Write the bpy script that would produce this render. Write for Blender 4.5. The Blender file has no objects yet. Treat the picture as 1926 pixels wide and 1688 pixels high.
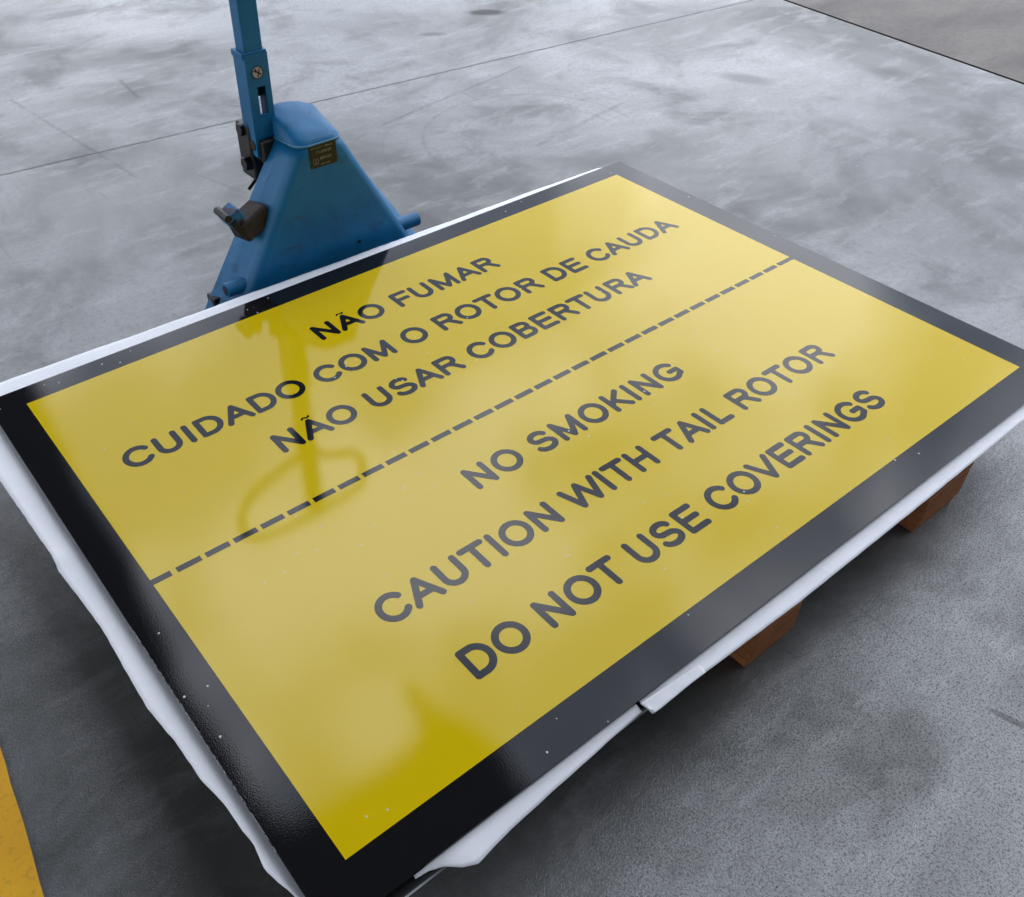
import bpy, math, random
import numpy as np
from mathutils import Vector, Matrix
random.seed(7)
sc = bpy.context.scene
C = sc.collection
R = math.radians

# ------------------------------------------------------------------ camera
S = 1.25          # metres per sign-panel height
TOP = 0.19        # height of the sign face above the floor
cam_d = bpy.data.cameras.new('camera'); cam = bpy.data.objects.new('camera', cam_d); C.objects.link(cam)
cam_d.sensor_width = 36.0
cam_d.lens = 36.0 * 1739.217 / 1926.0
cam_d.shift_x = (963 - 850) / 1926.0
cam_d.clip_start = 0.02; cam_d.clip_end = 500
RX = (0.787858, -0.615844, -0.004026); RY = (-0.410155, -0.519820, -0.749373); RZ = (0.459404, 0.592051, -0.662136)
m = Matrix(((RX[0], -RY[0], -RZ[0]), (RX[1], -RY[1], -RZ[1]), (RX[2], -RY[2], -RZ[2]))).to_4x4()
m.translation = (-0.18548 * S, -0.42970 * S, 0.99093 * S + TOP)
cam.matrix_world = m
sc.camera = cam

# ------------------------------------------------------------------ world, sun, exposure
SUN_EL, SUN_AZ = R(52), R(330)     # azimuth clockwise from +Y
w = bpy.data.worlds.new('World'); sc.world = w; w.use_nodes = True
nt = w.node_tree; nt.nodes.clear()
out = nt.nodes.new('ShaderNodeOutputWorld'); bg = nt.nodes.new('ShaderNodeBackground')
sky = nt.nodes.new('ShaderNodeTexSky'); sky.sky_type = 'NISHITA'; sky.sun_disc = False
sky.sun_elevation = SUN_EL; sky.sun_rotation = SUN_AZ; sky.air_density = 1.6; sky.dust_density = 2.0
tc = nt.nodes.new('ShaderNodeTexCoord')
ns = nt.nodes.new('ShaderNodeTexNoise'); ns.inputs['Scale'].default_value = 4.6; ns.inputs['Detail'].default_value = 4; ns.inputs['Roughness'].default_value = 0.5
cr = nt.nodes.new('ShaderNodeValToRGB')
cr.color_ramp.elements[0].position = 0.42; cr.color_ramp.elements[0].color = (5.4, 6.0, 7.4, 1)
cr.color_ramp.elements[1].position = 0.60; cr.color_ramp.elements[1].color = (18.6, 19.2, 20.8, 1)
mx = nt.nodes.new('ShaderNodeMix'); mx.data_type = 'RGBA'; mx.inputs['Factor'].default_value = 0.88
nt.links.new(tc.outputs['Generated'], ns.inputs['Vector']); nt.links.new(ns.outputs['Fac'], cr.inputs['Fac'])
sepw = nt.nodes.new('ShaderNodeSeparateXYZ'); nt.links.new(tc.outputs['Generated'], sepw.inputs[0])
gr = nt.nodes.new('ShaderNodeMapRange'); gr.inputs['From Min'].default_value = 0.0; gr.inputs['From Max'].default_value = 0.9
gr.inputs['To Min'].default_value = 0.74; gr.inputs['To Max'].default_value = 1.30; nt.links.new(sepw.outputs[2], gr.inputs['Value'])
vm = nt.nodes.new('ShaderNodeVectorMath'); vm.operation = 'SCALE'; nt.links.new(cr.outputs['Color'], vm.inputs[0]); nt.links.new(gr.outputs[0], vm.inputs['Scale'])
nt.links.new(sky.outputs['Color'], mx.inputs['A']); nt.links.new(vm.outputs[0], mx.inputs['B'])
nt.links.new(mx.outputs['Result'], bg.inputs['Color']); bg.inputs['Strength'].default_value = 0.12
nt.links.new(bg.outputs['Background'], out.inputs['Surface'])

sun_d = bpy.data.lights.new('sun', 'SUN'); sun_d.energy = 0.5; sun_d.angle = R(25); sun_d.color = (1, 0.97, 0.92)
sun = bpy.data.objects.new('sun', sun_d); C.objects.link(sun)
sdir = Vector((math.sin(SUN_AZ) * math.cos(SUN_EL), math.cos(SUN_AZ) * math.cos(SUN_EL), math.sin(SUN_EL)))
sun.rotation_euler = sdir.to_track_quat('Z', 'Y').to_euler()

sc.view_settings.view_transform = 'Standard'; sc.view_settings.look = 'None'
sc.view_settings.exposure = 0.55; sc.view_settings.gamma = 1; sc.view_settings.use_curve_mapping = False
sc.render.engine = 'CYCLES'

# ------------------------------------------------------------------ helpers
def P(x, y, h=0.0):
    "sign units -> world metres"
    return Vector((x * S, y * S, h * S + TOP))

class MB:
    def __init__(s): s.v = []; s.f = []
    def add(s, vs, fs):
        o = len(s.v); s.v += [tuple(v) for v in vs]; s.f += [tuple(i + o for i in f) for f in fs]; return s
    def box(s, a, b, mat=None):
        (x0, y0, z0), (x1, y1, z1) = a, b
        vs = [Vector(p) for p in ((x0,y0,z0),(x1,y0,z0),(x1,y1,z0),(x0,y1,z0),(x0,y0,z1),(x1,y0,z1),(x1,y1,z1),(x0,y1,z1))]
        if mat: vs = [mat @ v for v in vs]
        return s.add(vs, [(0,3,2,1),(4,5,6,7),(0,1,5,4),(1,2,6,5),(2,3,7,6),(3,0,4,7)])
    def tube(s, a, b, r0, r1=None, n=24, cap=True):
        r1 = r0 if r1 is None else r1
        a, b = Vector(a), Vector(b); d = (b - a).normalized()
        u = d.orthogonal().normalized(); w_ = d.cross(u)
        vs = []
        for p, r in ((a, r0), (b, r1)):
            for i in range(n):
                t = 2 * math.pi * i / n; vs.append(p + u * r * math.cos(t) + w_ * r * math.sin(t))
        fs = [(i, (i + 1) % n, n + (i + 1) % n, n + i) for i in range(n)]
        if cap: fs += [tuple(range(n - 1, -1, -1)), tuple(range(n, 2 * n))]
        return s.add(vs, fs)
    def sweep(s, pts, r, n=12, closed=False, squash=1.0):
        pts = [Vector(p) for p in pts]; N = len(pts); vs = []
        for i, p in enumerate(pts):
            a = pts[(i - 1) % N] if (closed or i > 0) else pts[i]; b = pts[(i + 1) % N] if (closed or i < N - 1) else pts[i]
            d = (b - a).normalized(); up = Vector((0, 1, 0)) if abs(d.y) < .95 else Vector((0, 0, 1))
            u = d.cross(up).normalized(); v = u.cross(d)
            for k in range(n):
                t = 2 * math.pi * k / n; vs.append(p + u * r * math.cos(t) + v * r * squash * math.sin(t))
        fs = []
        for i in range(N if closed else N - 1):
            j = (i + 1) % N
            for k in range(n):
                l = (k + 1) % n; fs.append((i * n + k, i * n + l, j * n + l, j * n + k))
        if not closed: fs += [tuple(range(n - 1, -1, -1)), tuple((N - 1) * n + k for k in range(n))]
        return s.add(vs, fs)
    def build(s, name, mat, parent=None, smooth=False, bevel=0, seg=2, weld=False, subd=0):
        me = bpy.data.meshes.new(name); me.from_pydata(s.v, [], s.f); me.update()
        import bmesh
        bm = bmesh.new(); bm.from_mesh(me)
        if weld: bmesh.ops.remove_doubles(bm, verts=bm.verts, dist=1e-5)
        if name_normals: bmesh.ops.recalc_face_normals(bm, faces=bm.faces)
        bm.to_mesh(me); bm.free()
        o = bpy.data.objects.new(name, me); C.objects.link(o); me.materials.append(mat)
        if smooth:
            for p in me.polygons: p.use_smooth = True
        if bevel:
            b = o.modifiers.new('bevel', 'BEVEL'); b.width = bevel; b.segments = seg; b.limit_method = 'ANGLE'; b.angle_limit = R(40)
            for p in me.polygons: p.use_smooth = True
            b.harden_normals = True
        if subd:
            sm = o.modifiers.new('subd', 'SUBSURF'); sm.levels = subd; sm.render_levels = subd
        if parent: o.parent = parent
        return o
name_normals = True

def tag(o, label=None, cat=None, group=None, kind=None):
    if label: o['label'] = label
    if cat: o['category'] = cat
    if group: o['group'] = group
    if kind: o['kind'] = kind
    return o
def empty(name, loc, label, cat, group=None):
    o = bpy.data.objects.new(name, None); C.objects.link(o); o.location = loc; o.empty_display_size = .1
    return tag(o, label, cat, group)
def plocal(p, root):  # world point -> root local (roots are only translated)
    return Vector(p) - root.location

# ------------------------------------------------------------------ node material helper
class M:
    def __init__(s, name):
        s.m = bpy.data.materials.new(name); s.m.use_nodes = True; s.t = s.m.node_tree
        s.b = s.t.nodes['Principled BSDF']; s.tc = s.t.nodes.new('ShaderNodeTexCoord')
    def n(s, k, **kw):
        x = s.t.nodes.new(k)
        for a, b in kw.items(): setattr(x, a, b)
        return x
    def l(s, a, b): s.t.links.new(a, b)
    def val(s, sock, v):
        if isinstance(v, bpy.types.NodeSocket): s.l(v, sock)
        else: sock.default_value = v
    def math(s, op, a, b=0.0, c=None, clamp=False):
        x = s.n('ShaderNodeMath', operation=op, use_clamp=clamp); s.val(x.inputs[0], a); s.val(x.inputs[1], b)
        if c is not None: s.val(x.inputs[2], c)
        return x.outputs[0]
    def mapping(s, scale=(1,1,1), rot=(0,0,0), loc=(0,0,0), vec=None):
        x = s.n('ShaderNodeMapping'); x.inputs['Scale'].default_value = scale; x.inputs['Rotation'].default_value = rot; x.inputs['Location'].default_value = loc
        s.l(vec or s.tc.outputs['Object'], x.inputs['Vector']); return x.outputs[0]
    def noise(s, scale, detail=4, rough=.55, dist=0, vec=None):
        x = s.n('ShaderNodeTexNoise'); x.inputs['Scale'].default_value = scale; x.inputs['Detail'].default_value = detail
        x.inputs['Roughness'].default_value = rough; x.inputs['Distortion'].default_value = dist
        s.l(vec or s.tc.outputs['Object'], x.inputs['Vector']); return x.outputs['Fac']
    def ramp(s, fac, *st, interp='LINEAR'):
        x = s.n('ShaderNodeValToRGB'); e = x.color_ramp.elements; x.color_ramp.interpolation = interp
        while len(e) < len(st): e.new(0.5)
        for i, (p, c) in enumerate(st):
            e[i].position = p; e[i].color = (c, c, c, 1) if isinstance(c, (int, float)) else (*c, 1)
        s.l(fac, x.inputs['Fac']); return x.outputs['Color']
    def mix(s, f, a, b, mode='MIX'):
        x = s.n('ShaderNodeMix', data_type='RGBA', blend_type=mode); s.val(x.inputs['Factor'], f)
        for k, v in (('A', a), ('B', b)):
            i = [q for q in x.inputs if q.name == k and q.type == 'RGBA'][0]
            if isinstance(v, tuple): v = (*v, 1) if len(v) == 3 else v
            s.val(i, v)
        return [q for q in x.outputs if q.type == 'RGBA'][0]
    def bump(s, h, strength, dist, normal=None):
        x = s.n('ShaderNodeBump'); x.inputs['Strength'].default_value = strength; x.inputs['Distance'].default_value = dist
        s.l(h, x.inputs['Height'])
        if normal: s.l(normal, x.inputs['Normal'])
        return x.outputs[0]
    def set(s, **kw):
        for k, v in kw.items():
            s.val(s.b.inputs[k.replace('_', ' ')], v)
        return s.m

def simple(name, col, rough=.5, metal=0, var=.25, nscale=18, bump=.15, **kw):
    a = M(name); n = a.noise(nscale, 6, .6)
    c = a.mix(a.ramp(n, (.3, 0.0), (.75, 1.0)), tuple(x * (1 - var) for x in col), tuple(min(1, x * (1 + var)) for x in col))
    a.set(Base_Color=c, Roughness=rough, Metallic=metal, **kw)
    a.l(a.bump(a.noise(nscale * 14, 3), bump, .001), a.b.inputs['Normal'])
    return a.m

# ------------------------------------------------------------------ floor
def floor_material():
    a = M('sealed_concrete'); obj = a.tc.outputs['Object']
    sep = a.n('ShaderNodeSeparateXYZ'); a.l(obj, sep.inputs[0]); X, Y = sep.outputs[0], sep.outputs[1]
    big = a.noise(.75, 6, .62, .6)
    mid = a.noise(2.6, 8, .68, .5, a.mapping(loc=(3.1, 7.7, 0)))
    brush = a.noise(3.2, 7, .7, .3, a.mapping(scale=(1, 3.4, 1), rot=(0, 0, R(20))))
    fine = a.noise(55, 6, .75); grain = a.noise(330, 3, .7)
    col = a.mix(a.ramp(big, (.38, 0.), (.60, 1.)), (.050, .053, .047), (.152, .158, .164))
    col = a.mix(a.math('MULTIPLY', a.ramp(mid, (.50, 0.), (.66, 1.)), .8), col, (.036, .039, .034))
    col = a.mix(a.math('MULTIPLY', a.ramp(brush, (.52, 0.), (.75, 1.)), .45), col, (.235, .242, .250))
    col = a.mix(a.math('MULTIPLY', a.ramp(fine, (.48, 0.), (.66, 1.)), .55), col, (.055, .057, .054))
    col = a.mix(a.math('MULTIPLY', a.ramp(grain, (.52, 0.), (.68, 1.)), .5), col, (.035, .036, .036))
    wob = a.math('MULTIPLY', a.math('SUBTRACT', a.noise(6, 5, .7), .5), 1.0)
    wob2 = a.math('MULTIPLY', a.math('SUBTRACT', a.noise(30, 4, .7), .5), .02)
    # smooth dark stains that belong to the slab
    def spot(cx, cy, rx, ry, rot, k, colr, soft=.55, wobk=.9):
        nonlocal col
        dx = a.math('SUBTRACT', X, cx); dy = a.math('SUBTRACT', Y, cy); c_, s_ = math.cos(rot), math.sin(rot)
        u = a.math('DIVIDE', a.math('ADD', a.math('MULTIPLY', dx, c_), a.math('MULTIPLY', dy, s_)), rx)
        v = a.math('DIVIDE', a.math('SUBTRACT', a.math('MULTIPLY', dy, c_), a.math('MULTIPLY', dx, s_)), ry)
        r = a.math('SQRT', a.math('ADD', a.math('MULTIPLY', u, u), a.math('MULTIPLY', v, v)))
        r = a.math('ADD', r, a.math('MULTIPLY', wob, wobk * 2.4))
        f = a.ramp(r, (1 - soft, k), (1 + soft * .25, 0.0))
        col = a.mix(f, col, colr)
    D = (.035, .037, .034)
    spot(2.92, 3.23, .12, .060, R(-35), .97, (.02, .02, .02), .5, .25)
    spot(2.51, 3.13, .09, .035, R(-35), .8, D, .6, .25)
    spot(3.20, 1.84, .15, .075, R(-60), .8, (.05, .05, .052), .6, .25)
    spot(1.26, 3.71, .42, .14, R(-20), .62, D, .9)
    spot(.55, 3.75, .55, .16, R(-10), .55, D, .9)
    spot(1.09, 3.28, .18, .12, R(-30), .45, D, .9)
    spot(1.92, 3.11, .16, .05, R(-38), .55, D, .8)
    spot(3.25, 1.35, .55, .22, R(-25), .42, (.10, .10, .115), .9)
    spot(2.9, 1.0, .35, .25, R(-25), .42, (.10, .10, .115), .9)
    spot(2.24, 1.50, .16, .12, 0, .65, (.07, .07, .065), .9)
    spot(.55, 2.45, .75, .38, R(-15), .5, (.085, .088, .072), .95)
    spot(.843, -.373, .035, .016, R(-42), .95, (.065, .068, .055), .3, .3)
    spot(1.085, -.43, .045, .0085, R(-75), .95, (.045, .045, .04), .3, .2)
    # joints, cracks and scuffs
    def seg(x0, y0, x1, y1, wd, k, colr=(.03, .03, .03), gap=0.0):
        nonlocal col
        L = math.hypot(x1 - x0, y1 - y0); ux, uy = (x1 - x0) / L, (y1 - y0) / L
        dx = a.math('SUBTRACT', X, x0); dy = a.math('SUBTRACT', Y, y0)
        along = a.math('ADD', a.math('MULTIPLY', dx, ux), a.math('MULTIPLY', dy, uy))
        perp = a.math('ADD', a.math('SUBTRACT', a.math('MULTIPLY', dy, ux), a.math('MULTIPLY', dx, uy)), wob2)
        f = a.ramp(a.math('DIVIDE', a.math('ABSOLUTE', perp), wd), (.35, 1.0), (1.0, 0.0))
        f = a.math('MULTIPLY', f, a.math('MULTIPLY', a.math('GREATER_THAN', along, 0.0), a.math('LESS_THAN', along, L)))
        if gap: f = a.math('MULTIPLY', f, a.ramp(a.noise(9, 5, .8), (gap - .08, 0.0), (gap + .1, 1.0)))
        f = a.math('MULTIPLY', f, k); col = a.mix(f, col, colr); return f
    j = seg(-6, 3.455, 4.16, 2.523, .0085, .97)
    seg(.669, 3.557, .775, 2.56, .010, .5, gap=.42)
    seg(1.714, 2.396, 2.56, 2.545, .008, .6, gap=.40)
    seg(1.50, 2.33, 1.73, 2.40, .006, .5, gap=.45)
    seg(2.048, 1.878, 2.60, 1.975, .016, .5, gap=.46)
    seg(1.11, 3.49, 1.086, 3.246, .012, .6, gap=.3)
    seg(.95, 2.45, 1.02, 2.2, .006, .5, gap=.4)
    def arc(cx, cy, r, wd, k, ymin, ymax):
        nonlocal col
        dx = a.math('SUBTRACT', X, cx); dy = a.math('SUBTRACT', Y, cy)
        d = a.math('SUBTRACT', a.math('SQRT', a.math('ADD', a.math('MULTIPLY', dx, dx), a.math('MULTIPLY', dy, dy))), r)
        f = a.ramp(a.math('DIVIDE', a.math('ABSOLUTE', a.math('ADD', d, wob2)), wd), (.3, 1.0), (1.0, 0.0))
        f = a.math('MULTIPLY', f, a.math('MULTIPLY', a.math('GREATER_THAN', dy, ymin), a.math('LESS_THAN', dy, ymax)))
        f = a.math('MULTIPLY', f, a.ramp(a.noise(14, 5, .8), (.36, 0.0), (.55, 1.0)))
        col = a.mix(a.math('MULTIPLY', f, k), col, D)
    arc(2.10, 1.95, .42, .010, .38, -.1, .45)
    arc(2.12, 1.93, .30, .008, .28, -.1, .3)
    arc(2.05, 1.9, .56, .008, .3, .1, .6)
    for rot_, sc_, th_, k_ in ((R(35), (38, 2.2, 1), .70, .5), (R(-22), (46, 2.6, 1), .69, .5), (R(115), (60, 5, 1), .70, .4), (R(8), (150, 16, 1), .70, .6)):
        st_ = a.noise(1.0, 2.5, .6, .35, a.mapping(scale=sc_, rot=(0, 0, rot_)))
        gate = a.ramp(a.noise(1.7, 4, .6, 0, a.mapping(loc=(rot_ * 9, 2, 5))), (.48, 0.), (.60, 1.))
        col = a.mix(a.math('MULTIPLY', a.math('MULTIPLY', a.ramp(st_, (th_, 0.), (th_ + .03, 1.)), gate), k_), col, (.03, .031, .03))
    # pits: tiny dark dots
    vo = a.n('ShaderNodeTexVoronoi'); vo.inputs['Scale'].default_value = 60; a.l(obj, vo.inputs['Vector'])
    pit = a.math('MULTIPLY', a.math('LESS_THAN', vo.outputs['Distance'], .13), a.math('GREATER_THAN', a.noise(21, 2), .60))
    col = a.mix(a.math('MULTIPLY', pit, .75), col, (.04, .04, .04))
    a.set(Base_Color=col, Roughness=.62, Specular_IOR_Level=.3)
    a.b.inputs['Coat Weight'].default_value = .9
    a.l(a.math('ADD', a.math('MULTIPLY', a.ramp(mid, (.4, 0.), (.75, 1.)), .20), .10), a.b.inputs['Coat Roughness'])
    lum = a.n('ShaderNodeRGBToBW'); a.l(col, lum.inputs[0])
    cw = a.math('MULTIPLY', a.ramp(lum.outputs[0], (.02, .10), (.06, .62), (.14, 1.0)), a.math('SUBTRACT', 1.0, a.math('MULTIPLY', a.ramp(a.noise(240, 3, .7), (.50, 0.), (.61, 1.)), .80)))
    a.l(cw, a.b.inputs['Coat Weight'])
    a.b.inputs['Coat IOR'].default_value = 1.9
    h = a.math('ADD', a.math('MULTIPLY', grain, .6), a.math('MULTIPLY', a.noise(140, 3), .5))
    h = a.math('SUBTRACT', h, a.math('ADD', a.math('MULTIPLY', j, 4), a.math('MULTIPLY', pit, 1.2)))
    nb = a.bump(h, .5, .0012)
    a.l(nb, a.b.inputs['Normal'])
    a.l(a.bump(a.noise(280, 3, .75), .6, .0014), a.b.inputs['Coat Normal'])
    return a.m
M_floor = floor_material()

# slab edge line (world metres)
E0, E1 = Vector((4.245, 2.44)), Vector((4.05, 1.067)); ed = (E0 - E1).normalized()
far_a, far_b = E0 + ed * 60, E1 - ed * 60
f = MB(); f.add([(-60, far_b.y, 0), (far_b.x, far_b.y, 0), (far_a.x, far_a.y, 0), (-60, far_a.y, 0)], [(0, 1, 2, 3)])
tag(f.build('concrete_floor', M_floor), kind='structure')
f = MB(); f.add([(far_b.x + .018, far_b.y, 0), (70, far_b.y, 0), (70, far_a.y, 0), (far_a.x + .018, far_a.y, 0)], [(0, 1, 2, 3)])
a = M('rough_brown_concrete')
n1 = a.noise(1.3, 7, .65, .4, a.mapping(rot=(0, 0, R(-30)), scale=(1, 2.2, 1))); n2 = a.noise(40, 5, .7)
c = a.mix(a.ramp(n1, (.3, 0.), (.7, 1.)), (.085, .080, .075), (.175, .163, .150))
c = a.mix(a.math('MULTIPLY', a.ramp(n2, (.45, 0.), (.7, 1.)), .4), c, (.06, .056, .052))
a.set(Base_Color=c, Roughness=.85); a.l(a.bump(n2, .5, .003), a.b.inputs['Normal'])
tag(f.build('brown_concrete_floor', a.m), kind='structure')
f = MB(); f.add([(-80, -80, -.02), (80, -80, -.02), (80, 80, -.02), (-80, 80, -.02)], [(0, 1, 2, 3)])
tag(f.build('ground', simple('joint_dirt', (.015, .014, .013), .9)), kind='structure')

# painted stripe
a = M('yellow_floor_paint')
n1 = a.noise(5, 6, .65); n2 = a.noise(90, 4, .7)
c = a.mix(a.ramp(n1, (.3, 0.), (.7, 1.)), (.66, .33, .008), (.78, .42, .012))
c = a.mix(a.math('MULTIPLY', a.ramp(n2, (.55, 0.), (.72, 1.)), .45), c, (.30, .15, .02))
wear = a.ramp(a.noise(26, 7, .75), (.68, 0.), (.74, 1.))
c = a.mix(a.math('MULTIPLY', wear, .8), c, (.10, .09, .07))
a.set(Base_Color=c, Roughness=.5, Specular_IOR_Level=.4); a.l(a.bump(n2, .3, .001), a.b.inputs['Normal'])
s0, s1 = Vector((-.3215, .617)), Vector((-.3525, .315)); sd = (s0 - s1).normalized(); sn = Vector((-sd.y, sd.x))
pa, pb = s0 + sd * 6, s1 - sd * 3
f = MB(); N = 240; vs = []
for i in range(N + 1):
    q = pa.lerp(pb, i / N); jj = random.uniform(-.0012, .0012)
    vs += [(*(q - sn * jj), .004), (*(q + sn * (.15 + jj)), .004)]
f.add(vs, [(2 * i, 2 * i + 1, 2 * i + 3, 2 * i + 2) for i in range(N)])
tag(f.build('yellow_floor_stripe', a.m), kind='structure')

# ------------------------------------------------------------------ hangar behind the photographer (mirrored in the sign)
M_hang = simple('dark_hangar_steel', (.035, .036, .04), .7, var=.2, nscale=2)
hang = empty('hangar', (0, -7, 0), 'dark steel hangar with a low canopy roof, mirrored along the edges of the sign', 'hangar')
def hb(name, a_, b_, mat=M_hang, **k):
    o = hang.location; return MB().box(Vector(a_) - o, Vector(b_) - o).build(name, mat, hang, **k)
hb('wall', (-9, -7.2, 0), (12, -7, 11))  # unseen wall, raised this high to darken the front of the jack
ZC = 4.5
CAN = [(-6, -7), (2.0, -7), (1.96, 1.55), (2.02, 1.95), (2.0, 2.18), (1.86, 2.32), (1.84, 2.62), (1.76, 2.62), (1.70, 2.34), (1.56, 2.25), (.66, 2.30), (.59, 2.6), (.59, 3.6), (.66, 4.2), (.80, 5.1), (.80, 6.0), (.98, 7.6), (.98, 9), (-6, 9)]
def prism(poly, z0, z1, org):
    n = len(poly); vs = [(x - org.x, y - org.y, z0) for x, y in poly] + [(x - org.x, y - org.y, z1) for x, y in poly]
    return MB().add(vs, [tuple(range(n))[::-1], tuple(range(n, 2 * n))] + [(i, (i + 1) % n, n + (i + 1) % n, n + i) for i in range(n)])
canopy = prism(CAN, ZC, ZC + .12, hang.location).build('canopy_roof', M_hang, hang)
for px_, py_ in ((-5.8, 8.6), (-5.8, 2.0)):
    MB().tube(Vector((px_, py_ + 7, 0)), Vector((px_, py_ + 7, ZC)), .07).build('post', M_hang, hang, smooth=False)

# ------------------------------------------------------------------ pallet
def wood_mat():
    a = M('stained_pallet_wood')
    g = a.noise(9, 8, .7, .8, a.mapping(scale=(1.2, 1, 9))); g2 = a.noise(60, 5, .7, 0, a.mapping(scale=(.6, .6, 6)))
    c = a.mix(a.ramp(g, (.3, 0.), (.7, 1.)), (.23, .080, .024), (.40, .165, .058))
    c = a.mix(a.math('MULTIPLY', a.ramp(g2, (.5, 0.), (.7, 1.)), .5), c, (.10, .035, .015))
    a.set(Base_Color=c, Roughness=.75, Specular_IOR_Level=.3); a.l(a.bump(g2, .5, .002), a.b.inputs['Normal']); return a.m
M_wood = wood_mat()
pal = empty('pallet', (.88, .55, 0), 'brown wooden block pallet on the concrete floor, carrying the yellow and black sign', 'pallet')
po = pal.location
BX = [(.270, .415), (.803, .938), (1.352, 1.515)]
def pb_(name, a_, b_, bev=.003):
    o = MB().box(Vector(a_) - po, Vector(b_) - po).build(name, M_wood, pal, bevel=bev); return o
for x0, x1 in BX:
    for y0 in ((-.078 if x0 > .5 else .16), .52, 1.04):
        pb_('block', (x0, y0, .0225), (x1, y0 + .145, .1005), .006)
        if y0 < 0: pb_('block_cap', (x0, y0, .101), (x1, -.007, .144), .004)
    pb_('bottom_board', (x0 + .002, (-.073 if x0 > .5 else .165), .0005), (x1 - .002, 1.19, .022), .004)
for i in range(3):
    y0 = (-.005, .47, 1.04)[i]; pb_('cross_board', (.262, y0, .101), (1.530, y0 + .145, .1225))
for i in range(11):
    y0 = .02 + i * .108; pb_('deck_board', (.262, y0, .123), (1.530, y0 + .095, .144))

# ------------------------------------------------------------------ sheets and panels under the sign
M_paper = M('white_wrapping_paper'); a = M_paper
wn = a.noise(7, 5, .6, .5); wn2 = a.noise(38, 4, .6, 1.2)
a.set(Base_Color=a.mix(a.ramp(wn, (.35, 0.), (.7, 1.)), (.82, .84, .88), (.90, .915, .94)), Roughness=.55, Specular_IOR_Level=.35)
cv = a.n('ShaderNodeTexVoronoi', feature='DISTANCE_TO_EDGE'); cv.inputs['Scale'].default_value = 6.5; a.l(a.mapping(scale=(1, 1, 1), vec=a.tc.outputs['Object']), cv.inputs['Vector'])
crease = a.math('MULTIPLY', a.ramp(cv.outputs['Distance'], (0., 1.), (.05, 0.)), a.ramp(a.noise(5, 2), (.45, 0.), (.6, 1.)))
a.l(a.bump(a.math('ADD', a.math('MULTIPLY', wn2, .15), a.math('ADD', a.math('MULTIPLY', wn, .4), a.math('MULTIPLY', crease, .45))), .3, .003), a.b.inputs['Normal']); M_paper = a.m

M_blackpl = simple('black_plastic_panel', (.012, .012, .014), .35, var=.2, nscale=12)
M_edge = simple('white_panel_edge', (.6, .62, .66), .5)
BX0, BX1, BY0, BY1 = -.0545, 1.495, -.0572, 1.050

bp = empty('backing_panel', P(.7, .5, 0) - Vector((0, 0, .014)), 'black panel lying directly below the glossy sign, its edge bare at the nearest corner', 'panel')
def bbox_u(mb, x0, x1, y0, y1, z0, z1, org):
    a_ = P(x0, y0); b_ = P(x1, y1); a_.z = TOP + z0; b_.z = TOP + z1
    return mb.box(a_ - org, b_ - org)
bbox_u(MB(), -.034, 1.480, -.0625, 1.045, -.0290, -.0178, bp.location).build('panel_core', M_blackpl, bp, bevel=.001)
bbox_u(MB(), -.0345, 1.4805, -.0640, 1.0455, -.0318, -.0294, bp.location).build('panel_skin', M_edge, bp)

# white protective sheet, with torn drooping rims
def interp(tab, t):
    if t <= tab[0][0]: return tab[0][1]
    for (a_, b_), (c_, d_) in zip(tab, tab[1:]):
        if t <= c_: return b_ + (d_ - b_) * (t - a_) / (c_ - a_)
    return tab[-1][1]
def wobble(t, amp, *fr): return amp * sum(math.sin(t * f_ + i * 1.7) for i, f_ in enumerate(fr)) / len(fr)
sheet = empty('wrapping_sheet', P(.7, .5, 0) - Vector((0, 0, .01)), 'white wrapping sheet with torn wavy rims, sticking out from under the yellow sign', 'sheet')
def strip(name, pts_in, pts_out, prof, thick=.0006):
    """ribbon between inner and outer edge (world xy lists); prof(s,t)->z offset below TOP"""
    mb = MB(); n = len(pts_in); K = 7; vs = []
    for i in range(n):
        for k in range(K + 1):
            s_ = k / K; q = pts_in[i].lerp(pts_out[i], s_)
            vs.append(Vector((q.x, q.y, TOP + prof(s_, i / (n - 1)))) - sheet.location)
    fs = [(i * (K + 1) + k, (i + 1) * (K + 1) + k, (i + 1) * (K + 1) + k + 1, i * (K + 1) + k + 1) for i in range(n - 1) for k in range(K)]
    o = mb.add(vs, fs).build(name, M_paper, sheet, smooth=True)
    sd_ = o.modifiers.new('solid', 'SOLIDIFY'); sd_.thickness = thick; sd_.offset = 0
    return o
left_out = [(-.060, -.056), (-.010, -.0580), (.0164, -.0640), (.0477, -.0725), (.071, -.0697), (.0814, -.0682), (.1105, -.0709), (.1471, -.0720), (.186, -.0789), (.253, -.0812), (.3199, -.0883), (.3537, -.0875), (.4735, -.0844), (.522, -.0874), (.606, -.0932), (.6425, -.0903), (.8484, -.0979), (1.085, -.0970)]
nL = 160; pin = []; pout = []
for i in range(nL):
    y = -.055 + (1.085 + .055) * i / (nL - 1)
    xo = interp(left_out, y) + wobble(y, .0005, 61, 151, 260)
    pin.append(Vector((-.038 * S, y * S))); pout.append(Vector((xo * S, (y + wobble(y, .001, 150)) * S)))
def profL(s_, t): return -.0210 + .0065 * s_ ** .8 + .0022 * s_ * (abs(((t * 5.3) % 1.0) - .5) - .25) + (.0035 * s_ * max(0, 1 - abs(t - .60) * 40))
strip('rim', pin, pout, profL)
top_out = [(-.10, 1.092), (0, 1.089), (.37, 1.0785), (.8, 1.070), (1.25, 1.062), (1.437, 1.056), (1.45, 1.050)]
pin = []; pout = []
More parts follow.
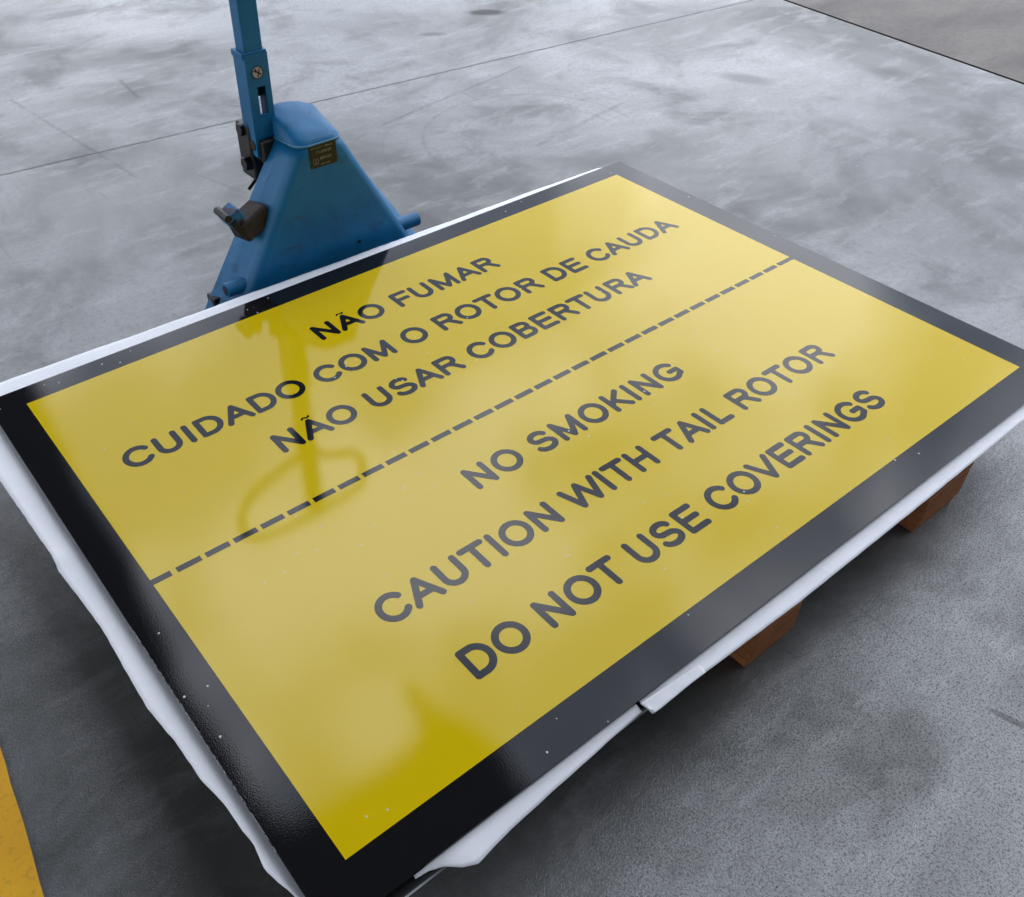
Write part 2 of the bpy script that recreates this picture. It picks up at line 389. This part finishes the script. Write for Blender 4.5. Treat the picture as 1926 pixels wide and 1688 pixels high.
for i in range(150):
    x = -.0975 + 1.545 * i / 149
    pin.append(Vector((x * S, 1.030 * S))); pout.append(Vector((x * S, (.011 + interp(top_out, x) + wobble(x, .0012, 17, 41) + wobble(x, .0005, 170, 260)) * S)))
strip('rim', pin, pout, lambda s_, t: -.0068 - .003 * s_ ** 2)
# near edge: smooth long rim then a torn, rolled flap towards the corner
near_out = [(.3888, -.0760), (.4111, -.0774), (.4719, -.0762), (.5781, -.0785), (.6872, -.0808), (1.0036, -.0789), (1.2411, -.0757), (1.492, -.0730)]
pin = []; pout = []
for i in range(170):
    t = i / 169; x = .396 + (1.492 - .396) * t
    pin.append(Vector((x * S, -.045 * S))); pout.append(Vector(((x + (.004 if i < 2 else 0)) * S, (interp(near_out, x) + wobble(x, .0002, 90, 140)) * S)))
strip('rim', pin, pout, lambda s_, t: -.0072 - .0078 * s_ + (.0025 * math.sin(s_ * 3.1) * (abs((t * 22) % 1 - .5) * 2 - .5) * max(0, 1 - t * 5)))
flap_out = [(.050, -.0585), (.066, -.0600), (.0823, -.0665), (.0975, -.0798), (.1136, -.0874), (.1661, -.0800), (.2522, -.0745), (.3355, -.0694), (.3902, -.0662)]
flap_in = [(.050, -.0555), (.392, -.0500)]
pin = []; pout = []
for i in range(110):
    x = .050 + .342 * i / 109
    pin.append(Vector((x * S, interp(flap_in, x) * S + .008))); pout.append(Vector((x * S, (interp(flap_out, x) + wobble(x, .0003, 60, 133)) * S)))
strip('torn_flap', pin, pout, lambda s_, t: -.0075 - .0075 * s_ + .0012 * math.sin(s_ * math.pi))
# curled tear where the rim meets the flap
pin = []; pout = []
for i in range(30):
    t = i / 29; x = .394 + .105 * t
    pin.append(Vector((x * S, (-.0600 - .0045 * t) * S))); pout.append(Vector(((x + (.007 + wobble(i, .002, 1.1) if i < 2 else 0)) * S, (interp(near_out, x) - .0004) * S)))
strip('folded_tab', pin, pout, lambda s_, t: (-.0048 - .0050 * t) * (1 - s_) - .0142 * s_ + .0012 * math.sin(s_ * 3.1) * (abs((t * 3.3) % 1 - .5) * 2 - .5))

# ------------------------------------------------------------------ the sign
def laminate(name, col, dust=.5):
    a = M(name)
    peel = a.noise(400, 2, .5); low = a.noise(2.2, 2, .5, 0, a.mapping(loc=(4, 2, 0)))
    soft = a.noise(3, 4, .6)
    c = a.mix(a.math('MULTIPLY', a.ramp(soft, (.35, 0.), (.7, 1.)), .5), col, tuple(x * .93 for x in col))
    vo = a.n('ShaderNodeTexVoronoi'); vo.inputs['Scale'].default_value = 34; vo.inputs['Randomness'].default_value = 1; a.l(a.tc.outputs['Object'], vo.inputs['Vector'])
    sp = a.math('MULTIPLY', a.math('LESS_THAN', vo.outputs['Distance'], .075), a.math('GREATER_THAN', a.noise(5.0, 3, .6, 0, a.mapping(loc=(9, 1, 0))), .545))
    c = a.mix(a.math('MULTIPLY', sp, dust), c, (.62, .63, .60))
    a.set(Base_Color=c, Roughness=.045, Specular_IOR_Level=.5, IOR=1.44)
    smear = a.math('MULTIPLY', a.ramp(a.noise(1.0, 5, .7, .8, a.mapping(scale=(9, 30, 1), rot=(0, 0, R(35)))), (.64, 0.), (.74, 1.)), .035)
    a.l(a.math('ADD', a.math('ADD', .022, smear), a.math('MULTIPLY', a.ramp(soft, (.4, 0.), (.8, 1.)), .015)), a.b.inputs['Roughness'])
    n0 = a.bump(low, .35, .006)
    a.l(a.bump(peel, .15, .0003, n0), a.b.inputs['Normal'])
    return a.m
M_yel = laminate('yellow_vinyl', (.63, .452, .003), .5)
M_blk = laminate('black_vinyl', (.0085, .0085, .0095), .8)

sign = empty('warning_sign', P(0, 0, 0), 'large glossy yellow warning sign with a black border, lying flat on the pallet', 'sign')
so = sign.location
asp = 1.4354
bd = MB(); nx = 60; 
bd.box(P(BX0, BY0) - so + Vector((0, 0, -.0060)), P(BX1, BY1) - so)
bd.build('black_board', M_blk, sign, bevel=.0008)
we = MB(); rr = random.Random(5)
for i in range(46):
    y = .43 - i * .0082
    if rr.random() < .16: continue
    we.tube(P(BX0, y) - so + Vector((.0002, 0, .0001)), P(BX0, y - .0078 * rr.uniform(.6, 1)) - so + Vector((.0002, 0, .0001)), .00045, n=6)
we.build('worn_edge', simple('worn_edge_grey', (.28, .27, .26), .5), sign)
yp = MB().add([P(0, 0) - so + Vector((0, 0, .0003)), P(asp, 0) - so + Vector((0, 0, .0003)), P(asp, 1) - so + Vector((0, 0, .0003)), P(0, 1) - so + Vector((0, 0, .0003))], [(0, 1, 2, 3)])
yp.build('yellow_panel', M_yel, sign)
ds = MB()
for k in range(1, 33):
    x0 = .0377 + (k - 2) * .0451; x1 = x0 + .0375
    if k == 1: x0, x1 = 0.0, .029
    if k == 32: x1 = asp
    yc = .4925 - .002 * x0 / asp; hw = .0053
    z = Vector((0, 0, .0006))
    ds.add([P(x0, yc - hw) - so + z, P(x1, yc - hw) - so + z, P(x1, yc + hw) - so + z, P(x0, yc + hw) - so + z], [(0, 1, 2, 3)])
ds.build('dashed_line', M_blk, sign)

# lettering: stroke skeletons in 1000-unit ems, cap height 716
Y0, Y1 = 58, 658
def arc(cx, cy, rx, ry, a0, a1, n=22): return [(cx + rx * math.cos(R(a0 + (a1 - a0) * i / n)), cy + ry * math.sin(R(a0 + (a1 - a0) * i / n))) for i in range(n + 1)]
G = {
 'A': (667, [[(55, Y0), (333, Y1), (612, Y0)], [(150, 255), (517, 255)]]),
 'B': (667, [[(138, Y0), (138, Y1)] + arc(385, 517, 150, 141, 90, -90) + [(138, 376)], arc(400, 217, 165, 159, 90, -90) + [(138, Y0)]]),
 'C': (722, [arc(385, 358, 282, 304, 38, 322, 34)]),
 'D': (722, [[(140, Y0), (140, Y1)] + arc(335, 358, 282, 300, 90, -90) + [(140, Y0)]]),
 'E': (667, [[(575, Y1), (140, Y1), (140, Y0), (590, Y0)], [(140, 368), (550, 368)]]),
 'F': (611, [[(550, Y1), (142, Y1), (142, Y0)], [(142, 350), (495, 350)]]),
 'G': (778, [arc(395, 358, 298, 304, 40, 312, 34) + [(675, 170), (675, 335), (440, 335)]]),
 'H': (722, [[(140, Y0), (140, Y1)], [(582, Y0), (582, Y1)], [(140, 372), (582, 372)]]),
 'I': (278, [[(139, Y0), (139, Y1)]]),
 'K': (667, [[(138, Y0), (138, Y1)], [(560, Y1), (138, 255)], [(285, 395), (600, Y0)]]),
 'L': (556, [[(132, Y1), (132, Y0), (500, Y0)]]),
 'M': (833, [[(132, Y0), (132, Y1), (416, 80), (701, Y1), (701, Y0)]]),
 'N': (722, [[(137, Y0), (137, Y1), (585, Y0), (585, Y1)]]),
 'O': (778, [arc(389, 358, 292, 306, 0, 360, 44)]),
 'R': (722, [[(140, Y0), (140, Y1)] + arc(440, 512, 152, 146, 90, -90) + [(140, 366)], [(380, 366), (470, 300), (630, Y0)]]),
 'S': (667, [arc(330, 506, 205, 154, 22, 235) + arc(337, 212, 235, 158, 62, -160)]),
 'T': (611, [[(60, Y1), (551, Y1)], [(305, Y1), (305, Y0)]]),
 'U': (722, [[(138, Y1)] + arc(361, 275, 223, 219, 180, 360) + [(584, Y1)]]),
 'V': (667, [[(55, Y1), (333, Y0), (612, Y1)]]),
 'W': (944, [[(50, Y1), (240, Y0), (472, Y1), (704, Y0), (894, Y1)]]),
}
TILDE = [(235, 788), (258, 824), (290, 835), (333, 812), (376, 790), (408, 800), (432, 838)]
cache = {}; WX = 1.05
def glyph(ch):
    if ch in cache: return cache[ch]
    base = 'A' if ch == 'Ã' else ch
    adv, strokes = G[base]; segs = []; adv *= WX; strokes = [[(x * WX, y) for x, y in st_] for st_ in strokes]
    for st in strokes: segs += [(p, q, 76.0) for p, q in zip(st, st[1:])]
    if ch == 'Ã': segs += [(p, q, 26.0) for p, q in zip([(x * WX, y) for x, y in TILDE], [(x * WX, y) for x, y in TILDE[1:]])]
    st = 12.5 if ch != 'Ã' else 9.5
    xs = np.arange(-30, adv + 30 + st, st); ys = np.arange(-30, (900 if ch == 'Ã' else 760), st)
    XX, YY = np.meshgrid(xs, ys); Dm = np.full(XX.shape, 1e9)
    for (px, py), (qx, qy), hw in segs:
        vx, vy = qx - px, qy - py; L2 = vx * vx + vy * vy + 1e-9
        t = np.clip(((XX - px) * vx + (YY - py) * vy) / L2, 0, 1)
        Dm = np.minimum(Dm, np.hypot(XX - px - t * vx, YY - py - t * vy) - hw)
    V = {}; vl = []; F = []
    def vid(key, x, y):
        if key not in V: V[key] = len(vl); vl.append((x, y))
        return V[key]
    def clip(idx):
        res = []
        for a_, b_ in zip(idx, idx[1:] + idx[:1]):
            da, db = Dm[a_], Dm[b_]
            if da < 0: res.append(vid(a_, XX[a_], YY[a_]))
            if (da < 0) != (db < 0):
                t = da / (da - db); k = (min(a_, b_), max(a_, b_))
                res.append(vid(k, XX[a_] + (XX[b_] - XX[a_]) * t, YY[a_] + (YY[b_] - YY[a_]) * t))
        if len(res) > 2: F.append(tuple(res))
    for j in range(len(ys) - 1):
        for i in range(len(xs) - 1):
            q = Dm[j:j + 2, i:i + 2]
            if q.min() >= 0: continue
            if q.max() < 0: clip([(j, i), (j, i + 1), (j + 1, i + 1), (j + 1, i)])
            else:
                clip([(j, i), (j, i + 1), (j + 1, i + 1)]); clip([(j, i), (j + 1, i + 1), (j + 1, i)])
    cache[ch] = (adv, vl, F, min(v[0] for v in vl), max(v[0] for v in vl)); return cache[ch]
CAP = .0492
def text_line(txt, x0, x1, yb, idx=[0]):
    k = CAP / 716.0
    items = []; x = 0.0
    for ch in txt:
        if ch == ' ': x += 290 * k; items.append(None)
        else: items.append((ch, x)); x += glyph(ch)[0] * k
    lsb = glyph(txt[0])[3] * k; rs = (glyph(txt[-1])[0] - glyph(txt[-1])[4]) * k
    nat = x - lsb - rs; tr = ((x1 - x0) - nat) / (len(txt) - 1)
    words = txt.split(' '); mb = MB(); wi = 0
    for i, it in enumerate(items + [None]):
        if not it:
            o = mb.build('word', M_blk, sign); o['label'] = 'black lettering reading ' + words[wi]; wi += 1; mb = MB(); continue
        ch, gx = it; adv, vl, F, _, _ = glyph(ch); ox = x0 - lsb + gx + tr * i
        mb.add([P(ox + vx * k, yb + vy * k) - so + Vector((0, 0, .0006)) for vx, vy in vl], F)
for args in (('NÃO FUMAR', .5002, .9373, .8462), ('CUIDADO COM O ROTOR DE CAUDA', .0702, 1.3559, .7290), ('NÃO USAR COBERTURA', .2830, 1.1462, .6148),
             ('NO SMOKING', .4760, .9550, .3550), ('CAUTION WITH TAIL ROTOR', .2145, 1.2095, .2255), ('DO NOT USE COVERINGS', .2560, 1.1635, .0885)):
    text_line(*args)

# ------------------------------------------------------------------ pallet jack
def blue_paint(name, dirt=.6, extra=0.0):
    a = M(name)
    n1 = a.noise(5, 6, .65); n2 = a.noise(26, 7, .75, .5); n3 = a.noise(120, 4, .7)
    c = a.mix(a.ramp(n1, (.3, 0.), (.7, 1.)), (.001, .105, .255), (.007, .180, .390))
    c = a.mix(a.math('MULTIPLY', a.ramp(n2, (.56, 0.), (.70, 1.)), dirt * .6), c, (.008, .050, .080))
    c = a.mix(a.math('MULTIPLY', a.ramp(a.noise(40, 6, .8), (.70, 0.), (.74, 1.)), dirt), c, (.012, .010, .010))
    c = a.mix(a.math('MULTIPLY', a.ramp(a.noise(13, 6, .7, .8, a.mapping(loc=(5, 5, 5))), (.64 - extra, 0.), (.72 - extra, 1.)), dirt * .8), c, (.055, .024, .012))
    a.set(Base_Color=c, Roughness=.4, IOR=1.45)
    a.l(a.math('ADD', .34, a.math('MULTIPLY', n2, .25)), a.b.inputs['Roughness'])
    a.l(a.bump(a.math('ADD', n3, a.math('MULTIPLY', n2, .7)), .25, .0012), a.b.inputs['Normal']); return a.m
M_blue = blue_paint('scuffed_blue_paint', .85)
M_blue2 = blue_paint('rusty_blue_paint', 1.0, .16)
M_grime = simple('greasy_black_steel', (.018, .017, .018), .4, .3, var=.5, nscale=30, bump=.5)
M_rust = simple('rusty_dark_steel', (.028, .015, .010), .6, .2, var=.6, nscale=40, bump=.6)
M_rubber = simple('black_rubber', (.02, .02, .02), .7)

JX, JY = .694, 1.12
jack = empty('pallet_jack', P(JX, 1.20, -TOP / S), 'blue hand pallet jack with upright steering handle, standing behind the yellow sign', 'pallet jack')
jo = jack.location
def J(x, y, h): return P(x, y, h) - jo
def JM(x, y, h): return P(x + .010, y, h - .008) - jo
HB = -.118      # lowest edge of the chassis plates
def hwid(h): return .051 + (.242 - h) * .580
def splay(h): return .004 + (.242 - h) * .100
YB = 1.200
def outline(h, inset=0.0, n=9):
    """U-shaped plan section of the chassis skirt: left rear -> front -> right rear"""
    w_ = hwid(h) - inset; sp = splay(h); r = min(.026, w_ * .5); yf = JY + inset; pts = []
    pts += [(JX - w_ - sp, YB), (JX - w_ - sp * .5, (YB + yf + r) / 2)]
    for i in range(n + 1):
        t = R(180 + 90 * i / n); pts.append((JX - w_ + r + r * math.cos(t), yf + r + r * math.sin(t)))
    for i in range(1, 6): pts.append((JX - w_ + r + (2 * w_ - 2 * r) * i / 6, yf))
    for i in range(n + 1):
        t = R(270 + 90 * i / n); pts.append((JX + w_ - r + r * math.cos(t), yf + r + r * math.sin(t)))
    pts += [(JX + w_ + sp * .5, (YB + yf + r) / 2), (JX + w_ + sp, YB)]
    return pts
def loft(rings, flip=False):
    n = len(rings[0]); vs = [p for r in rings for p in r]
    return vs, [(i * n + k, i * n + k + 1, (i + 1) * n + k + 1, (i + 1) * n + k) for i in range(len(rings) - 1) for k in range(n - 1)]
hs = [HB, -.10, -.06, -.02, .03, .08, .13, .18, .215, .236]
ch = MB().add(*loft([[J(x, y, h) for x, y in outline(h)] for h in hs])).build('chassis', M_blue, jack, smooth=True)
sd = ch.modifiers.new('solid', 'SOLIDIFY'); sd.thickness = .006; sd.offset = -1
# rounded hood rising to the rear
o0 = outline(.240, -.001); rings = []
sp0, sp1 = (.700, 1.150, .256), (.668, 1.232, .2885)
NR = 12
for q in range(NR + 1):
    t = q / NR; ring = []
    for x, y in o0:
        v = min(1, max(0, (y - JY) / (YB - JY)))
        tx, ty, th = (sp0[i] + (sp1[i] - sp0[i]) * (v ** .8) for i in range(3))
        # wide flat plateau: move quickly up, then spread
        hz = .240 + .030 * v * min(1, t * 6) ** .6
        z = hz + (th - hz) * math.sin(t * math.pi / 2) ** .9
        ring.append(J(x + (tx - x) * t, y + .030 * v * min(1, t * 2) * (1 - t) + (ty - y) * t, z))
    rings.append(ring)
hood = MB().add(*loft(rings)).build('hood', M_blue, jack, smooth=True, weld=True)
import bmesh
bm = bmesh.new(); bm.from_mesh(hood.data); bmesh.ops.remove_doubles(bm, verts=bm.verts, dist=.0012)
free = [v for v in bm.verts if not v.is_boundary]
for _ in range(14):
    new = [(v, sum((e.other_vert(v).co for e in v.link_edges), Vector()) / len(v.link_edges)) for v in free]
    for v, c_ in new: v.co = v.co.lerp(c_, .6)
for v in free: v.co.z += .0045
bm.to_mesh(hood.data); bm.free()
for p_ in hood.data.polygons: p_.use_smooth = True
MB().sweep([J(x, y, .2385) for x, y in outline(.239, -.0015)], .0024, 8).build('edge_highlight', simple('highlight_blue', (.06, .22, .36), .35), jack, smooth=True)  # paler blue tube paints in the highlight along the hood's rounded edge
# rear gusset plates closing the sides under the hood
for sgn in (-1, 1):
    g = MB(); 
    for (h0, h1) in ((HB, .236),):
        a0, a1 = JX + sgn * (hwid(h0) + splay(h0) - .006), JX + sgn * (hwid(h1) + splay(h1) - .006)
        b0, b1 = a0 - sgn * .045, a1 - sgn * .018
        g.add([J(a0, YB - .001, h0), J(b0, YB - .001, h0), J(b1, YB - .001, h1), J(a1, YB - .001, h1), J(a0, YB + .004, h0), J(b0, YB + .004, h0), J(b1, YB + .004, h1), J(a1, YB + .004, h1)],
              [(0,3,2,1),(4,5,6,7),(0,1,5,4),(1,2,6,5),(2,3,7,6),(3,0,4,7)])
    g.build('gusset', M_blue, jack)
# pivot shaft stubs on both flanks near the floor
for sgn, (px_, py_, ph_) in ((-1, (.490, 1.150, -.022)), (1, (.898, 1.150, -.018))):
    s_ = MB().tube(J(px_ - sgn * .01, py_, ph_), J(px_ + sgn * (.045 if sgn > 0 else .036), py_, ph_ - .0), .0155 * S, n=28).build('shaft_end', M_blue, jack, bevel=.002)
    e_ = px_ + sgn * (.045 if sgn > 0 else .036)
    MB().tube(J(e_ - sgn * .001, py_, ph_), J(e_ + sgn * .0015, py_, ph_), .0105 * S, n=20).build('bore', M_grime, s_)
# forks with load wheels
for sgn in (-1, 1):
    xc = JX + sgn * .150
    fk = MB().box(J(xc - .062, .20, -.098), J(xc + .062, 1.125, -.058)).build('fork', M_blue, jack, bevel=.012, seg=3)
    MB().tube(J(xc - .03, .28, -.122), J(xc + .03, .28, -.122), .036).build('load_wheel', M_rubber, fk)
# steering wheels and yoke
for sgn in (-1, 1):
    xw = .655 + sgn * .055
    wh = MB().tube(J(xw - .02, 1.285, -.072), J(xw + .02, 1.285, -.072), .099, n=40).build('steer_wheel', M_rubber, jack, bevel=.006)
    MB().tube(J(xw - .021, 1.285, -.072), J(xw + .021, 1.285, -.072), .055, n=28).build('hub', M_grime, wh)
MB().box(J(.625, 1.25, -.05), J(.685, 1.31, .02)).build('yoke', M_grime, jack, bevel=.006)
# hydraulic pump column
MB().tube(J(.655, 1.262, .00), J(.650, 1.255, .215), .030 * S, .027 * S, 28).build('pump_cylinder', M_grime, jack, bevel=.003)
pm = MB().box(JM(.588, 1.232, .150), JM(.640, 1.292, .262)).build('pump_housing', M_grime, jack, bevel=.006)
MB().tube(JM(.580, 1.262, .252), JM(.612, 1.262, .252), .0125 * S, n=18).build('pin', M_grime, pm, bevel=.002)
MB().tube(JM(.574, 1.250, .186), JM(.600, 1.250, .186), .0150 * S, n=6).build('nut', M_grime, pm, bevel=.002)
MB().tube(JM(.592, 1.245, .148), JM(.572, 1.240, .136), .0035 * S, n=10).build('release_rod', M_grime, pm)
MB().sweep([JM(.600, 1.240, .300), JM(.592, 1.238, .26), JM(.590, 1.236, .21), JM(.597, 1.236, .16), JM(.606, 1.238, .145)], .0055 * S, 10).build('hose', M_grime, pm, smooth=True)
MB().box(JM(.596, 1.222, .200), JM(.634, 1.232, .245)).build('linkage_plate', M_rust, pm, bevel=.003)
MB().box(J(.606, 1.196, .188), J(.648, 1.262, .236)).build('clevis', M_grime, jack, bevel=.006)
MB().tube(J(.598, 1.225, .222), J(.656, 1.225, .222), .0125, n=18).build('clevis_pin', M_rust, jack, bevel=.002)
# foot pedal bracket on the left flank
ang = Matrix.Translation(J(.532, 1.158, .108)) @ Matrix.Rotation(R(-18), 4, 'Y') @ Matrix.Rotation(R(12), 4, 'Z')
pd = MB().box((-.040, -.030, -.034), (.050, .036, .020), ang).build('pedal_bracket', M_rust, jack, bevel=.008, seg=3)
pd['label'] = 'rusty steel bracket on the left flank'
ang2 = Matrix.Translation(J(.492, 1.158, .128)) @ Matrix.Rotation(R(-28), 4, 'Y')
MB().box((-.016, -.028, -.018), (.030, .028, .014), ang2).build('pedal_tip', M_blue2, pd, bevel=.006, seg=3)
MB().tube(J(.481, 1.133, .136), J(.481, 1.183, .136), 0.008 * S, n=18).build('pedal_pin', M_grime, pd, bevel=.002)
MB().box((-.012, -.034, -.052), (.006, -.022, .0), ang2).build('pedal_web', M_grime, pd, bevel=.003)
MB().box(J(.436, 1.178, -.100), J(.462, 1.215, -.052)).build('side_foot', M_grime, jack, bevel=.005)
# grime patch / rivets on front
MB().tube(J(.765, JY - .0008, -.003), J(.765, JY + .002, -.003), .0048, n=12).build('rivet', M_grime, jack)
MB().tube(J(.672, JY - .0006, -.047), J(.672, JY + .002, -.047), .003, n=12).build('rivet', M_grime, jack)

# maker's plate: black, with worn light lettering marks
pl = MB(); ty = JY - .0010
Lc = [(.665, .236), (.727, .2355), (.7285, .190), (.667, .1905)]
pl.add([J(x, ty, h) for x, h in Lc] + [J(x, ty + .0008, h) for x, h in Lc], [(0, 1, 2, 3), (7, 6, 5, 4), (0, 4, 5, 1), (1, 5, 6, 2), (2, 6, 7, 3), (3, 7, 4, 0)])
plate = pl.build('maker_plate', simple('black_plate', (.010, .009, .008), .4), jack)
mk = MB(); rnd = random.Random(3)
def dab(x0, h0, x1, h1, wd):
    d = Vector((x1 - x0, h1 - h0)); n_ = Vector((-d.y, d.x)).normalized() * wd / 2
    mk.add([J(x0 + n_.x, ty - .0004, h0 + n_.y), J(x1 + n_.x, ty - .0004, h1 + n_.y), J(x1 - n_.x, ty - .0004, h1 - n_.y), J(x0 - n_.x, ty - .0004, h0 - n_.y)], [(0, 1, 2, 3)])
for row, (hh, xa, xb, ht) in enumerate(((.2305, .670, .722, .0030), (.2210, .682, .716, .0062), (.2075, .690, .716, .0060))):
    x = xa
    while x < xb:
        wd = rnd.uniform(.0022, .0042); 
        dab(x, hh - ht / 2, x + rnd.uniform(-.0008, .0012), hh + ht / 2, .0011)
        if rnd.random() < .7: dab(x, hh + rnd.uniform(-.3, .5) * ht, x + wd, hh + rnd.uniform(-.3, .5) * ht, .0010)
        x += wd + .0009
for xx in (.676, .6815): mk.sweep([J(xx + .003 * math.cos(t), ty - .0006, .2035 + .0062 * math.sin(t)) for t in [i * .63 for i in range(10)]], .0006, 5, closed=True)
for x0 in (.690, .702): dab(x0, .1955, x0 + .009, .1957, .0012)
mk.build('lettering', simple('worn_lettering', (.30, .28, .24), .6), plate)

# handle
hx, hy = .620, 1.222       # axis at h=.40
def H(h): return (.6225 + (.40 - h) * .012, 1.228 - (h - .40) * .035)
ROT = R(0)
def frame_pt(h, du, dv):
    cx_, cy_ = H(h); return J(cx_ + du * math.cos(ROT) - dv * math.sin(ROT), cy_ + du * math.sin(ROT) + dv * math.cos(ROT), h)
def bar(mb, h0, h1, u0, u1, v0, v1):
    vs = [frame_pt(h, u, v) for h in (h0, h1) for u, v in ((u0, v0), (u1, v0), (u1, v1), (u0, v1))]
    return mb.add(vs, [(0,3,2,1),(4,5,6,7),(0,1,5,4),(1,2,6,5),(2,3,7,6),(3,0,4,7)])
bar(MB(), .345, .800, -.0200, .0200, -.018, .018).build('handle_tube', M_blue, jack, bevel=.005, seg=3)
sl = MB(); U, V, T = .0245, .0225, .004
s0_, s1_ = .284, .338   # slot
for v0, v1, a0_, a1_, u0_, u1_ in ((-V, -V + T, s0_, s1_, -.0055, .0125), (V - T, V, s0_ - .016, s0_ + .020, .0085, .0200)):   # front and rear plates, each with a slot
    bar(sl, a1_, .3995, -U, U, v0, v1); bar(sl, .20, a0_, -U, U, v0, v1)
    bar(sl, a0_, a1_, -U, u0_, v0, v1); bar(sl, a0_, a1_, u1_, U, v0, v1)
bar(sl, .20, .3995, -U, -U + T, -V + T, V - T); bar(sl, .20, .3995, U - T, U, -V + T, V - T)
sleeve = sl.build('handle_sleeve', M_blue, jack)
bar(MB(), .392, .404, -U - .003, U + .0005, -V + .002, V + .001).build('collar', M_blue, sleeve, bevel=.002)
# round white sticker with a crossed pictogram
hc = .366; c0 = frame_pt(hc, -.001, -V - .0006); r_ = .0118 * S
st = MB(); st.tube(c0 + Vector((0, -.0004, 0)), c0 + Vector((0, .0006, 0)), r_, n=36)
stick = st.build('round_sticker', simple('dull_white_sticker', (.42, .38, .37), .5), sleeve)
def ring_pts(r, n=36, dy=-.0008): return [c0 + Vector((r * math.cos(2 * math.pi * i / n), dy, r * math.sin(2 * math.pi * i / n))) for i in range(n)]
mk = MB(); mk.sweep(ring_pts(r_ * .97), .0009, 6, closed=True)
for pts in ([(-.7, .35), (-.2, .1), (.25, -.12), (.55, -.45)], [(.15, -.1), (.05, -.75)], [(.35, .5), (.2, -.1)], [(-.35, .6), (-.3, .3), (-.1, .12)], [(.2, -.15), (.6, -.35)]):
    mk.sweep([c0 + Vector((x * r_, -.0008, z * r_)) for x, z in pts], .0011, 6)
mk.build('pictogram', M_grime, stick)
# looped grip at the top
L_ = [(.600, .600), (.560, .622), (.490, .635), (.440, .655), (.410, .692), (.400, .745), (.412, .790), (.455, .815), (.528, .822), (.588, .812), (.678, .806), (.745, .806), (.768, .785), (.773, .735), (.760, .690), (.725, .665), (.660, .640), (.640, .600)]
def smooth_closed(pts, it=2):
    for _ in range(it):
        q = []
        for a_, b_ in zip(pts, pts[1:]): q += [(a_[0] * .75 + b_[0] * .25, a_[1] * .75 + b_[1] * .25), (a_[0] * .25 + b_[0] * .75, a_[1] * .25 + b_[1] * .75)]
        pts = [pts[0]] + q + [pts[-1]]
    return pts
MB().sweep([J(x, 1.215, h) for x, h in smooth_closed(L_)], .0140, 14).build('grip_loop', M_grime, jack, smooth=True)
MB().box(J(.600, 1.205, .700), J(.6100, 1.235, .742)).build('control_lever', M_grime, jack, bevel=.003)
